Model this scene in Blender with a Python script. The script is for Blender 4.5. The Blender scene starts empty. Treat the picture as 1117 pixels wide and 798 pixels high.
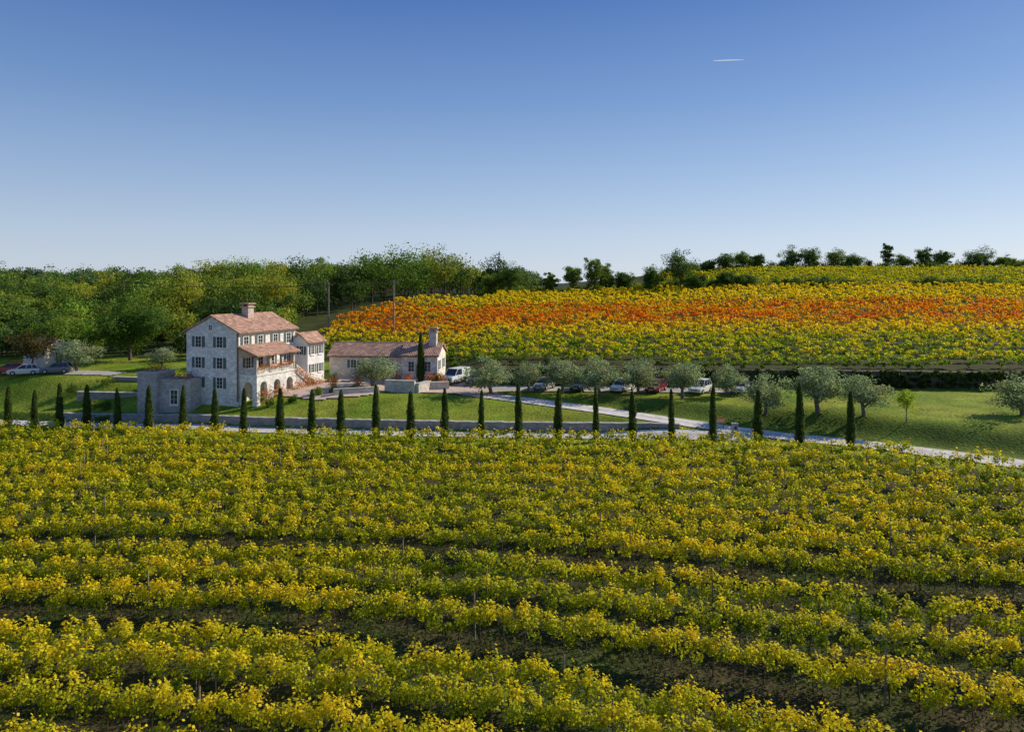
import bpy, math, numpy as np
from mathutils import Vector
rng=np.random.default_rng(7)
sc=bpy.context.scene
SUN_AZ,SUN_EL=64.0,29.0
# ---------------------------------------------------------------- helpers
def sm(a,b,x):
    t=np.clip((np.asarray(x,float)-a)/(b-a),0,1); return t*t*(3-2*t)
_nr=np.random.default_rng(3)
_nd=_nr.normal(size=(14,2)); _nd/=np.linalg.norm(_nd,axis=1)[:,None]
_nf=_nr.uniform(.5,2.2,14); _np=_nr.uniform(0,6.28,14)
def noise(x,y,scale):
    v=0
    for i in range(14): v=v+np.sin((_nd[i,0]*x+_nd[i,1]*y)*_nf[i]*6.28/scale+_np[i])
    return v/14*2.2
# ---------------------------------------------------------------- terrain
CX=[-200,-110,-70,-50,-30,-15,0,15,20,24,28,32.3,45,60,100]
CY=[140,106,93,86,80,77.3,76,74.6,73.6,72.6,71.4,69.8,60,48,20]
def C(x): return np.interp(x,CX,CY)
def R(x): return np.interp(x,[-200,-70,-50,-37,-15,0,20,32,60,150],[-3,-1.6,-.9,-.25,0,0,.2,.5,.6,.6])
WX=[-60,-12,-4,0,40,70,120,300]; WY=[125,116,104.5,103,101,97,92,80]
def W(x): return np.interp(x,WX,WY)
U=np.array([(-14,100,2.05),(-8,98.5,2.0),(-4,94.5,1.95),(3,90.5,1.7),(9,87,1.45),(20,81,.75),(25,77.8,.5),(29,74.8,.5),(35.3,70.6,.6),(44,62.8,.65),(60,50,.5),(90,30,.3),(130,5,.2)],float)
YY=np.arange(0,4001.0)
def prof(d):
    k=sorted(d); v=np.interp(YY,k,[d[i] for i in k])
    w=np.hanning(15); w/=w.sum()
    return np.convolve(np.pad(v,7,mode='edge'),w,'valid')
PX=[-200,-60,-30,0,100,300]
PP=np.array([prof(p) for p in [
 {60:-2,100:0,150:2,200:3,300:8,450:13,800:17,1500:20,4000:20},
 {70:0,85:.5,93:2.0,105:3.0,120:3.8,150:4.5,220:10,300:13,450:14,800:17,1500:20,4000:20},
 {80:1.2,88:2.3,93:2.4,108:2.9,130:4.2,160:6,220:11.5,280:13.5,450:13,800:16,1500:20,4000:20},
 {80:1.6,92:2.0,106:2.2,140:3.6,180:5.8,250:10.2,300:10.8,400:10,800:12,1500:16,4000:20},
 {60:2.2,103:2.4,140:4.1,180:6.9,250:12.6,330:20.9,400:22.5,600:20,1500:18,4000:20},
 {60:2.2,103:3,140:5,250:14,330:22,450:25,800:24,1500:20,4000:20}]])
def plateau(x,y):
    x=np.clip(x,-200,299.9); yi=np.clip(y,0,3999)
    i0=np.floor(yi).astype(int); fy=yi-i0; i1=np.minimum(i0+1,4000)
    k=np.clip(np.searchsorted(PX,x,side='right')-1,0,len(PX)-2)
    pxa=np.array(PX,float); t=(x-pxa[k])/(pxa[k+1]-pxa[k]); t=t*t*(3-2*t)*.5+t*.5
    a=PP[k,i0]*(1-fy)+PP[k,i1]*fy; b=PP[k+1,i0]*(1-fy)+PP[k+1,i1]*fy
    return a*(1-t)+b*t
def udist(x,y):
    best=np.full(x.shape,1e9); z=np.zeros(x.shape)
    for a,b in zip(U[:-1],U[1:]):
        d=b[:2]-a[:2]; L2=d@d
        t=np.clip(((x-a[0])*d[0]+(y-a[1])*d[1])/L2,0,1)
        dd=np.hypot(x-a[0]-t*d[0],y-a[1]-t*d[1]); m=dd<best
        best=np.where(m,dd,best); z=np.where(m,a[2]+t*(b[2]-a[2]),z)
    return best,z
def terr(x,y):
    x=np.asarray(x,float); y=np.asarray(y,float); x,y=np.broadcast_arrays(x,y)
    s=y-C(x); r=R(x)
    front=r+.02*np.clip(s,-80,0)
    P=plateau(x,y)+2.1*sm(-12,-2,x)*sm(0,.6,y-W(x))+.5*sm(26,34,x)*sm(-3,-10,y-W(x))
    amp=.9*(1-sm(14,22,x))
    t=sm(5,15,s)
    lawn=(r+amp)*(1-t)+P*t
    z=np.where(s<4.55,front,np.where(s>5.0,lawn,front+(lawn-front)*(s-4.55)/.45))
    big=sm(200,700,np.hypot(x,y))
    z=z+big*noise(x,y,420)*1.5
    d,uz=udist(x,y)
    w=sm(2.3,7.0,d)
    return uz*(1-w)+z*w
def T(x,y): return float(terr(np.array([x]),np.array([y]))[0])
# ---------------------------------------------------------------- materials
def newmat(name):
    m=bpy.data.materials.new(name); m.use_nodes=True
    nt=m.node_tree; b=nt.nodes['Principled BSDF']; return m,nt,b
def N(nt,t,**k):
    n=nt.nodes.new(t)
    for a,v in k.items(): setattr(n,a,v)
    return n
def colnode(nt):
    return N(nt,'ShaderNodeAttribute',attribute_name='Col').outputs['Color']
def varied(nt,col,scale,lo,hi,detail=4,coord='Object'):
    tc=N(nt,'ShaderNodeTexCoord'); no=N(nt,'ShaderNodeTexNoise'); no.inputs['Scale'].default_value=scale; no.inputs['Detail'].default_value=detail
    nt.links.new(tc.outputs[coord],no.inputs['Vector'])
    mr=N(nt,'ShaderNodeMapRange'); mr.inputs[1].default_value=.3; mr.inputs[2].default_value=.7; mr.inputs[3].default_value=lo; mr.inputs[4].default_value=hi
    nt.links.new(no.outputs['Fac'],mr.inputs[0])
    vm=N(nt,'ShaderNodeVectorMath',operation='SCALE'); nt.links.new(col,vm.inputs[0]); nt.links.new(mr.outputs[0],vm.inputs['Scale'])
    return vm.outputs[0],no.outputs['Fac'],tc
def bump(nt,b,h,strength,dist=.05):
    bu=N(nt,'ShaderNodeBump'); bu.inputs['Strength'].default_value=strength; bu.inputs['Distance'].default_value=dist
    nt.links.new(h,bu.inputs['Height']); nt.links.new(bu.outputs[0],b.inputs['Normal'])
def simple(name,rough,scale=3,lo=.8,hi=1.15,bs=.0,metal=0,spec=.3):
    m,nt,b=newmat(name); c,f,tc=varied(nt,colnode(nt),scale,lo,hi)
    nt.links.new(c,b.inputs['Base Color']); b.inputs['Roughness'].default_value=rough; b.inputs['Metallic'].default_value=metal
    b.inputs['Specular IOR Level'].default_value=spec
    if bs: bump(nt,b,f,bs)
    return m
def leafmat(name,trans,boost):
    m,nt,b=newmat(name); col=colnode(nt); nt.links.new(col,b.inputs['Base Color'])
    b.inputs['Roughness'].default_value=.6; b.inputs['Specular IOR Level'].default_value=.15
    tr=N(nt,'ShaderNodeBsdfTranslucent'); vm=N(nt,'ShaderNodeVectorMath',operation='MULTIPLY'); vm.inputs[1].default_value=boost
    nt.links.new(col,vm.inputs[0]); nt.links.new(vm.outputs[0],tr.inputs['Color'])
    mx=N(nt,'ShaderNodeMixShader'); mx.inputs[0].default_value=trans
    nt.links.new(b.outputs[0],mx.inputs[1]); nt.links.new(tr.outputs[0],mx.inputs[2])
    nt.links.new(mx.outputs[0],nt.nodes['Material Output'].inputs['Surface']); return m
M_vine=leafmat('vine_leaf',.45,(1.25,1.22,.7))
M_leaf=leafmat('tree_leaf',.35,(1.3,1.35,.7))
M_bark=simple('bark',.9,8,.6,1.2,.5)
M_wood=simple('wood',.8,6,.7,1.2,.2)
M_paint=simple('car_paint',.22,1,.97,1.03,spec=.6)
M_glass=simple('window_glass',.08,1,.9,1.1,spec=.6)
M_rubber=simple('rubber',.8)
M_plain=simple('plaster',.85,1.2,.82,1.12,.2)
M_metal=simple('metal',.45,4,.8,1.1)
M_gravel=simple('gravel',.95,1.5,.8,1.15,.3)
# stone
m,nt,b=newmat('stone_masonry'); c,f,tc=varied(nt,colnode(nt),.8,.85,1.12)
mp=N(nt,'ShaderNodeMapping'); mp.inputs['Scale'].default_value=(1,1,1.7); nt.links.new(tc.outputs['Object'],mp.inputs[0])
vo=N(nt,'ShaderNodeTexVoronoi'); vo.inputs['Scale'].default_value=2.6; nt.links.new(mp.outputs[0],vo.inputs['Vector'])
sx=N(nt,'ShaderNodeSeparateColor'); nt.links.new(vo.outputs['Color'],sx.inputs[0])
mr=N(nt,'ShaderNodeMapRange'); mr.inputs[3].default_value=.78; mr.inputs[4].default_value=1.15; nt.links.new(sx.outputs[0],mr.inputs[0])
ve=N(nt,'ShaderNodeTexVoronoi',feature='DISTANCE_TO_EDGE'); ve.inputs['Scale'].default_value=2.6; nt.links.new(mp.outputs[0],ve.inputs['Vector'])
me_=N(nt,'ShaderNodeMapRange'); me_.inputs[2].default_value=.06; me_.inputs[3].default_value=.85; me_.inputs[4].default_value=1; nt.links.new(ve.outputs[0],me_.inputs[0])
mu=N(nt,'ShaderNodeMath',operation='MULTIPLY'); nt.links.new(mr.outputs[0],mu.inputs[0]); nt.links.new(me_.outputs[0],mu.inputs[1])
vm=N(nt,'ShaderNodeVectorMath',operation='SCALE'); nt.links.new(c,vm.inputs[0]); nt.links.new(mu.outputs[0],vm.inputs['Scale'])
nt.links.new(vm.outputs[0],b.inputs['Base Color']); b.inputs['Roughness'].default_value=.9; bump(nt,b,mu.outputs[0],.5,.05); M_stone=m
# roof tiles
m,nt,b=newmat('roof_tiles'); c,f,tc=varied(nt,colnode(nt),1.6,.62,1.35)
wv=N(nt,'ShaderNodeTexWave',bands_direction='Y'); wv.inputs['Scale'].default_value=1.3; nt.links.new(tc.outputs['Object'],wv.inputs[0])
mr=N(nt,'ShaderNodeMapRange'); mr.inputs[3].default_value=.7; mr.inputs[4].default_value=1.1; nt.links.new(wv.outputs['Fac'],mr.inputs[0])
vo=N(nt,'ShaderNodeTexVoronoi'); vo.inputs['Scale'].default_value=3.5; nt.links.new(tc.outputs['Object'],vo.inputs[0])
sx=N(nt,'ShaderNodeSeparateColor'); nt.links.new(vo.outputs['Color'],sx.inputs[0])
m2=N(nt,'ShaderNodeMapRange'); m2.inputs[3].default_value=.7; m2.inputs[4].default_value=1.25; nt.links.new(sx.outputs[1],m2.inputs[0])
mu=N(nt,'ShaderNodeMath',operation='MULTIPLY'); nt.links.new(mr.outputs[0],mu.inputs[0]); nt.links.new(m2.outputs[0],mu.inputs[1])
vm=N(nt,'ShaderNodeVectorMath',operation='SCALE'); nt.links.new(c,vm.inputs[0]); nt.links.new(mu.outputs[0],vm.inputs['Scale'])
nt.links.new(vm.outputs[0],b.inputs['Base Color']); b.inputs['Roughness'].default_value=.9; bump(nt,b,wv.outputs['Fac'],.7,.06); M_tile=m
# ground
m,nt,b=newmat('ground_grass')
c,f,tc=varied(nt,colnode(nt),.35,.72,1.28,8); c2,f2,_=varied(nt,c,4.0,.6,1.4,6)
nt.links.new(c2,b.inputs['Base Color']); b.inputs['Roughness'].default_value=.95; b.inputs['Specular IOR Level'].default_value=.1; bump(nt,b,f2,.9,.15); M_ground=m
m,nt,b=newmat('contrail_glow'); b.inputs['Base Color'].default_value=(.8,.8,.8,1); b.inputs['Emission Color'].default_value=(.75,.82,.95,1); b.inputs['Emission Strength'].default_value=.55; M_cloud=m  # emission stands in for sunlight scattered by the contrail
MATS=[M_leaf,M_bark,M_vine,M_stone,M_tile,M_plain,M_wood,M_glass,M_paint,M_rubber,M_metal,M_gravel,M_cloud]
LEAF,BARK,VINE,STONE,TILE,PLAIN,WOOD,GLASS,PAINT,RUBBER,METAL,GRAVEL,CLOUD=range(13)
# ---------------------------------------------------------------- quad soup
class Soup:
    def __init__(s): s.V=[];s.C=[];s.M=[]
    def add(s,V,col,mat):
        V=np.asarray(V,float).reshape(-1,4,3); n=len(V)
        col=np.asarray(col,float)
        if col.ndim==1: col=np.tile(col,(n,1))
        s.V.append(V); s.C.append(col); s.M.append(np.full(n,mat))
    def mesh(s,name):
        V=np.concatenate(s.V); Cc=np.concatenate(s.C); M=np.concatenate(s.M); n=len(V)
        me=bpy.data.meshes.new(name); me.vertices.add(n*4); me.vertices.foreach_set('co',V.astype(np.float32).ravel())
        me.loops.add(n*4); me.loops.foreach_set('vertex_index',np.arange(n*4,dtype=np.int32))
        me.polygons.add(n); me.polygons.foreach_set('loop_start',(np.arange(n)*4).astype(np.int32))
        used=sorted(set(M.tolist())); mp={u:i for i,u in enumerate(used)}
        for u in used: me.materials.append(MATS[u])
        me.update(calc_edges=True)
        me.polygons.foreach_set('material_index',np.array([mp[u] for u in used])[np.searchsorted(used,M)].astype(np.int32))
        a=me.color_attributes.new('Col','FLOAT_COLOR','POINT')
        cc=np.ones((n*4,4),np.float32); cc[:,:3]=np.repeat(np.clip(Cc,0,1),4,axis=0); a.data.foreach_set('color',cc.ravel())
        me.update(); return me
    def obj(s,name,parent=None,loc=(0,0,0),rot=0):
        o=bpy.data.objects.new(name,s.mesh(name)); sc.collection.objects.link(o); o.location=loc; o.rotation_euler[2]=rot
        if parent: o.parent=parent
        return o
def inst(me,name,loc,rot=0,scale=(1,1,1)):
    o=bpy.data.objects.new(name,me); sc.collection.objects.link(o); o.location=loc; o.rotation_euler[2]=rot; o.scale=scale; return o
def unit(v): return v/np.maximum(np.linalg.norm(v,axis=-1,keepdims=True),1e-9)
def leaves(cen,size,rng,bias=None,bw=0.0,aspect=.8):
    n=len(cen); nn=rng.normal(size=(n,3))
    nn=unit(nn)
    if bias is not None: nn=unit(nn+bias*bw)
    t=unit(np.cross(nn,rng.normal(size=(n,3)))); q=np.cross(nn,t)
    s=(size*np.ones(n))[:,None]*.5
    return np.stack([cen+t*s,cen+q*s*aspect,cen-t*s,cen-q*s*aspect],1)
def tube(S,p0,p1,r0,r1,col,mat,n=6,caps=False):
    p0=np.array(p0,float);p1=np.array(p1,float); d=unit(p1-p0)
    a=np.array([1.,0,0]) if abs(d[0])<.8 else np.array([0,1.,0]); u=unit(np.cross(d,a)); v=np.cross(d,u)
    an=np.arange(n+1)*2*math.pi/n; ring=np.cos(an)[:,None]*u+np.sin(an)[:,None]*v
    A=p0+ring*r0;B=p1+ring*r1
    S.add(np.stack([A[:-1],A[1:],B[1:],B[:-1]],1),col,mat)
    if caps:
        for P,cc,f in ((A,p0,1),(B,p1,-1)):
            for i in range(0,n,2): S.add([cc,P[i],P[i+1],P[(i+2)]],col,mat)
def box(S,c,X,Y,Z,col,mat):
    c=np.array(c,float);X=np.array(X,float);Y=np.array(Y,float);Z=np.array(Z,float)
    p=lambda a,b,d:c+a*X+b*Y+d*Z
    S.add([[p(-1,-1,-1),p(-1,1,-1),p(1,1,-1),p(1,-1,-1)],[p(-1,-1,1),p(1,-1,1),p(1,1,1),p(-1,1,1)],
           [p(-1,-1,-1),p(1,-1,-1),p(1,-1,1),p(-1,-1,1)],[p(1,1,-1),p(-1,1,-1),p(-1,1,1),p(1,1,1)],
           [p(1,-1,-1),p(1,1,-1),p(1,1,1),p(1,-1,1)],[p(-1,1,-1),p(-1,-1,-1),p(-1,-1,1),p(-1,1,1)]],col,mat)
def abox(S,x0,x1,y0,y1,z0,z1,col,mat):
    box(S,((x0+x1)/2,(y0+y1)/2,(z0+z1)/2),((x1-x0)/2,0,0),(0,(y1-y0)/2,0),(0,0,(z1-z0)/2),col,mat)
# ---------------------------------------------------------------- ground
def geo(a,b,n): return np.geomspace(a,b,n)
xs=np.concatenate([-geo(92,2600,36)[::-1],np.arange(-90,90.1,.8),geo(92,2600,36)])
ys=np.concatenate([np.arange(-60,56,2.5),np.arange(56,126,.4),np.arange(126,320,2.5),geo(322,4000,50)])
GX,GY=np.meshgrid(xs,ys); GZ=terr(GX,GY)
s=GY-C(GX); D,_=udist(GX,GY)
lawn=np.array([.165,.24,.018]); lawn2=np.array([.26,.285,.03]); soil=np.array([.075,.06,.03]); hill=np.array([.06,.062,.018]); fors=np.array([.06,.075,.02])
def mixc(a,b,w): return a*(1-w[...,None])+b*w[...,None]
col=np.zeros(GX.shape+(3,))+soil
nz=noise(GX,GY,9)
col=mixc(col,np.array([.055,.08,.018]),np.clip(.4+nz,0,1))
col=mixc(col,mixc(np.zeros(GX.shape+(3,))+lawn,lawn2,np.clip(.4+noise(GX,GY,14)+.3*noise(GX,GY,3),0,1)),sm(-3.2,-2.2,s))
bank_shade=sm(2.2,3.2,D)*(1-sm(6.5,9,D))*sm(4,14,GX)*sm(2,4,s)
col=mixc(col,np.array([.075,.12,.014]),bank_shade*.85)  # shade of the camera-facing bank, painted in as darker grass
hm=sm(0,2,GY-W(GX))*sm(-60,-45,GX)
col=mixc(col,hill,hm)
edge_x=np.interp(GY,[120,150,180,215,250,280,340],[-44,-46,-46,-36,-12,0,0])
fm=sm(122,135,GY)*sm(2,-4,GX-edge_x)
col=mixc(col,fors,fm)
col=mixc(col,np.array([.06,.075,.03]),sm(340,500,GY))
ny,nx=GX.shape
me=bpy.data.meshes.new('ground'); V=np.stack([GX,GY,GZ],-1).reshape(-1,3)
I=np.arange(ny*nx).reshape(ny,nx); F=np.stack([I[:-1,:-1],I[:-1,1:],I[1:,1:],I[1:,:-1]],-1).reshape(-1,4)
me.vertices.add(len(V)); me.vertices.foreach_set('co',V.astype(np.float32).ravel())
me.loops.add(F.size); me.loops.foreach_set('vertex_index',F.astype(np.int32).ravel())
me.polygons.add(len(F)); me.polygons.foreach_set('loop_start',(np.arange(len(F))*4).astype(np.int32)); me.update(calc_edges=True)
me.polygons.foreach_set('use_smooth',np.ones(len(F),bool))
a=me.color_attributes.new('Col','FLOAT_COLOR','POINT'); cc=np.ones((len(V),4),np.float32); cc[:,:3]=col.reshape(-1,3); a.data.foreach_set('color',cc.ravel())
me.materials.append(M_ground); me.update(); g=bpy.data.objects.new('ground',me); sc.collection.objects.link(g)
# ---------------------------------------------------------------- roads
def strip(name,pts,w,lift,col,mat=GRAVEL,nw=6,step=.6,edge=.0):
    pts=np.array(pts,float); seg=np.hypot(*np.diff(pts,axis=0).T); L=np.concatenate([[0],np.cumsum(seg)])
    t=np.arange(0,L[-1],step); P=np.stack([np.interp(t,L,pts[:,0]),np.interp(t,L,pts[:,1])],1)
    k=np.hanning(13);k/=k.sum()
    P=np.stack([np.convolve(np.pad(P[:,i],6,mode='reflect',reflect_type='odd'),k,'valid') for i in (0,1)],1)
    d=unit(np.gradient(P,axis=0)); nrm=np.stack([-d[:,1],d[:,0]],1)
    off=np.linspace(-w/2,w/2,nw+1)
    Q=P[:,None,:]+nrm[:,None,:]*off[None,:,None]
    jit=.12*noise(Q[:,0,0],Q[:,0,1],3.0); Q[:,0]+=nrm*jit[:,None]; Q[:,-1]-=nrm*jit[:,None]
    Z=terr(Q[...,0],Q[...,1])+lift; Q=np.concatenate([Q,Z[...,None]],-1)
    S=Soup(); q=np.stack([Q[:-1,:-1],Q[1:,:-1],Q[1:,1:],Q[:-1,1:]],2)
    wheel=np.array([.93,1.06,.84,.84,1.06,.93])[:nw]
    cc=np.array(col)[None,None,:]*wheel[None,:,None]*(1+.08*noise(Q[:-1,:-1,0],Q[:-1,:-1,1],6))[...,None]
    S.add(q.reshape(-1,4,3),cc.reshape(-1,3),mat)
    return S.obj(name)
road=(.68,.63,.57)
xx=np.arange(-95,25.1,1.0)
strip('gravel_road',np.stack([xx,C(xx)+2.7],1),2.9,.05,road)
strip('gravel_driveway',U[:,:2],3.7,.09,road)
# courtyard
def patch(name,poly,lift,col,st=.5):
    poly=np.array(poly,float); x0,y0=poly.min(0);x1,y1=poly.max(0)
    X,Y=np.meshgrid(np.arange(x0,x1,st),np.arange(y0,y1,st)); cx,cy=X+st/2,Y+st/2
    ins=np.zeros(X.shape,bool); j=len(poly)-1
    for i in range(len(poly)):
        xi,yi=poly[i];xj,yj=poly[j]
        c=((yi>cy)!=(yj>cy))&(cx<(xj-xi)*(cy-yi)/(yj-yi+1e-12)+xi); ins^=c; j=i
    X=X[ins];Y=Y[ins]
    q=[]
    for dx,dy in((0,0),(st,0),(st,st),(0,st)): q.append(np.stack([X+dx,Y+dy,terr(X+dx,Y+dy)+lift],-1))
    S=Soup(); S.add(np.stack(q,1),col,GRAVEL); S.obj(name)
patch('courtyard_pavement',[(-31,93),(-24,90.5),(-18,92),(-16,96),(-9,95.5),(-4,93.5),(-2,96),(-3,103),(-8,108.5),(-20,107),(-31,106)],.13,(.60,.46,.36))
patch('parking_lot',[(-3,97.3),(30,94.5),(32,98.5),(10,101),(-3,101.5)],.12,(.45,.41,.34))
patch('gravel_track',[(-95,113),(-70,108),(-58,106),(-57,108.5),(-70,112),(-95,118)],.1,(.45,.42,.38))
# ---------------------------------------------------------------- stone walls along curves
def wallstrip(name,P,z0,z1,th,col,mat=STONE,cap=None):
    S=Soup(); P=np.array(P,float); d=unit(np.gradient(P,axis=0)); n=np.stack([-d[:,1],d[:,0]],1)*th/2
    A=P-n;B=P+n
    def v(Q,z): return np.concatenate([Q,z[:,None]],1)
    A0,A1,B0,B1=v(A,z0),v(A,z1),v(B,z0),v(B,z1)
    for a,b,c,e in((A0,A1,1,0),(B1,B0,1,0),(A1,B1,1,0)):
        S.add(np.stack([a[:-1],a[1:],b[1:],b[:-1]],1),col,mat)
    S.add([[A0[0],A1[0],B1[0],B0[0]],[A0[-1],B0[-1],B1[-1],A1[-1]]],col,mat)
    if cap:
        n2=n*1.3; A,B=P-n2,P+n2
        a0,a1,b0,b1=v(A,z1+.01),v(A,z1+.1),v(B,z1+.01),v(B,z1+.1)
        for a,b in((a0,a1),(b1,b0),(a1,b1)): S.add(np.stack([a[:-1],a[1:],b[1:],b[:-1]],1),cap,mat)
    return S.obj(name)
x=np.arange(-57,18.6,.6); P=np.stack([x,C(x)+4.78],1)
wallstrip('low_stone_wall',P,R(x)-.4,R(x)+.98+.05*noise(x,x*0,2.),.5,(.36,.34,.30),cap=(.46,.43,.38))
x=np.arange(-3.5,170,1.5); P=np.stack([x,W(x)+.2],1)
wallstrip('retaining_wall',P,terr(x,W(x)-.8)-.5,terr(x,W(x)+1.2)+.12+.06*noise(x,x*0,5.),.9,(.13,.12,.09))
# ---------------------------------------------------------------- vineyard foreground
Yel=np.array([.86,.68,.02]); YG=np.array([.50,.53,.02]); Gre=np.array([.15,.245,.014]); Brn=np.array([.30,.16,.03]); Org=np.array([.82,.25,.012]); Red=np.array([.62,.11,.02])
def ramp(t,stops):
    t=np.clip(t,0,1); k=np.linspace(0,1,len(stops)); st=np.array(stops)
    return np.stack([np.interp(t,k,st[:,i]) for i in range(3)],-1)
def bend(x,d0):
    s_=np.interp(d0,[20,36,46,68,95],[.48,.43,.29,.16,.10])
    return s_*8*np.log1p(np.exp(np.clip((x+6)/8,-20,20)))
S=Soup(); ST=Soup(); SP=Soup()
d0s=[18.6,21.2,23.8,26.4,29.0,31.6,33.6, 38.0,40.7,43.4, 47.6,50.4,53.2,56.0,58.9,61.8,64.7,67.7,70.7,73.8,76.9,80,83.2,86.4]
rowt={d:float(v) for d,v in zip(d0s,rng.normal(0,.045,len(d0s)))}
for d0 in d0s:
    x=np.arange(-90,90,1/6.8); y=d0-bend(x,d0)
    k=(y>15)&(y<C(x)-3.2)&(np.abs(x)<.70*y+11)
    x=x[k];y=y[k]
    if len(x)<5: continue
    x=x+rng.normal(0,.1,len(x)); y=y+.10*noise(x,x*0+d0,9)
    vig=noise(x,y,5.5)+.6*noise(x,y+50,1.7)
    gap=noise(x+40,y*3,3.1)
    keep=(rng.random(len(x))<np.clip(1.0+.2*vig,.6,1))&(gap>-1.4); x,y,vig=x[keep],y[keep],vig[keep]; n=len(x)
    hh=rng.beta(1.5,1.0,n); lat=rng.normal(0,.30,n)*(1.2-.5*hh)
    h=.50+hh*(1.22+.17*vig); z=terr(x,y)
    rad=rng.uniform(.25,.40,n)
    nl=np.interp(y,[20,32,50,75],[80,70,42,25]).astype(int)
    idx=np.repeat(np.arange(n),nl); m_=len(idx)
    v=unit(rng.normal(size=(m_,3)))*(rng.random(m_)**.4)[:,None]*rad[idx][:,None]*np.array([1.25,1,1.0])
    shoot=rng.random(m_)<.10; v[shoot,2]+=rng.uniform(0,.45,shoot.sum()); v[shoot,:2]*=.5
    loc=np.stack([x*0,lat,h],1)[idx]+v
    cen=np.stack([x[idx]+loc[:,0],y[idx]+loc[:,1],z[idx]+np.maximum(.15,loc[:,2])],1)
    out=unit(np.stack([v[:,0]*1.2,loc[:,1]*1.2+v[:,1]*1.1,(loc[:,2]-.8)*1.1+v[:,2]*1.1],1))
    size=np.interp(y[idx],[20,40,75],[.12,.15,.205])*rng.uniform(.65,1.25,m_)
    big=noise(x,y,30)*.5+noise(x+9,y,8)*.22
    t=.68+.26*big+rowt[d0]+rng.normal(0,.06,n)
    tl=t[idx]+rng.normal(0,.12,m_)+.36*(cen[:,2]-z[idx]-1.3)  # height term paints lit yellow row tops and darker green sides
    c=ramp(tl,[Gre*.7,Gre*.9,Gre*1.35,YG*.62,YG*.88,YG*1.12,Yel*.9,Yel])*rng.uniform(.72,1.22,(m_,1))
    br=rng.random(m_)<.02; c[br]=Brn*rng.uniform(.5,1.2,(br.sum(),1))
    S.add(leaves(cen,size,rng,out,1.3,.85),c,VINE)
    for i in range(0,n,6):
        if y[i]<60: tube(ST,(x[i],y[i],z[i]-.1),(x[i]+rng.normal(0,.06),y[i]+rng.normal(0,.05),z[i]+.9),.035,.025,(.09,.065,.045),BARK,4)
    for i in range(rng.integers(0,30),n,110):
        tube(SP,(x[i],y[i],z[i]-.1),(x[i]+rng.normal(0,.03),y[i]+.02,z[i]+rng.uniform(1.7,2.5)),.045,.04,(.24,.19,.14),WOOD,5)
S.obj('vineyard_vines'); ST.obj('vine_trunks'); SP.obj('vineyard_posts')
# grass in the aisles
n=130000; x=rng.uniform(-40,40,n); y=rng.uniform(16,52,n); d,_=udist(x,y)
k=(np.abs(x)<.7*y+8)
x,y=x[k],y[k]; n=len(x); z=terr(x,y); cen=np.stack([x,y,z+.07],1)
S=Soup(); c=ramp(.45+.4*noise(x,y,7)+rng.normal(0,.2,n),[np.array([.10,.065,.035]),np.array([.05,.075,.015]),np.array([.08,.12,.02]),np.array([.16,.15,.03])])
S.add(leaves(cen,rng.uniform(.1,.26,n),rng,aspect=.35),c,LEAF); S.obj('aisle_grass')
# ---------------------------------------------------------------- hill vineyard
S=Soup()
def hillrows(y0,y1,step,xa,xb,dens,size,colf,hgt=1.45,wid=.3):
    yy=y0
    while yy<y1:
        x0=float(xa(yy)); x1=float(xb(yy)); x=np.arange(x0,x1,1/3.)
        y=yy-.00035*(x-30)**2+.5*noise(x,x*0+yy*.02,110)-1.0
        k=(y>W(x)+1.6)&(np.abs(x)<.72*y+25); x,y=x[k],y[k]
        if len(x)>5:
            n=len(x); vig=noise(x,y,7); lat=rng.normal(0,wid,n); hh=rng.random(n)
            keep=rng.random(n)<np.clip(.97+.2*vig,.5,1)
            nl=np.where(keep,dens,0); idx=np.repeat(np.arange(n),nl); m_=len(idx); z=terr(x,y)
            cz=.3+hh[idx]*(hgt+.2*vig[idx])+rng.normal(0,.14,m_)
            ly=lat[idx]+rng.normal(0,.15,m_)
            cen=np.stack([x[idx]+rng.normal(0,.22,m_),y[idx]+ly,z[idx]+np.maximum(cz,.15)],1)
            out=unit(np.stack([cz*0,ly*1.5,(cz-.8)],1))
            S.add(leaves(cen,size*rng.uniform(.7,1.3,m_),rng,out,1.0,.85),colf(x[idx],y[idx],cz/1.9,m_),VINE)
        yy+=step
def hcol(x,y,hh,m_):
    base=ramp(.40+.22*noise(x,y,18)+.95*(hh-.55)+rng.normal(0,.09,m_),[Gre*.6,Gre*.95,Gre*1.6,YG*.9,YG*1.1,Yel*.9])
    yel=ramp(.52+.3*noise(x,y,12)+.7*(hh-.5)+rng.normal(0,.12,m_),[Gre*1.2,YG*.9,Yel*.95,Yel*1.05])
    org=ramp(.44+.40*noise(x,y*2.2,18)+.25*(hh-.5)+rng.normal(0,.12,m_),[YG*.9,Yel*.95,(Yel+Org)/2,Org*1.1,Org,Red])
    yb=y+.8*noise(x,y,45)*4
    w1=sm(131,141,yb); w2=sm(149,158,yb)*(1-sm(196,214,yb))
    c=base*(1-w1[:,None])+yel*w1[:,None]; w2=w2*(.78+.22*np.clip(noise(x,y*3,24)*3+.8,-1,1))
    c=c*(1-w2[:,None])+org*w2[:,None]
    return c*rng.uniform(.75,1.1,(m_,1))
ex=lambda y: np.interp(y,[104,112,120,150,180,215,250,262],[-2,-6,-32,-39,-43,-34,-12,-5])+1
hillrows(104.8,137,5.6,ex,lambda y:.72*y+22,24,.30,hcol,1.9,.45)
hillrows(138.8,190,6.2,ex,lambda y:.72*y+22,19,.40,hcol,1.9,.52)
hillrows(192,262,7.2,ex,lambda y:.72*y+22,15,.52,hcol,1.9,.65)
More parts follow.
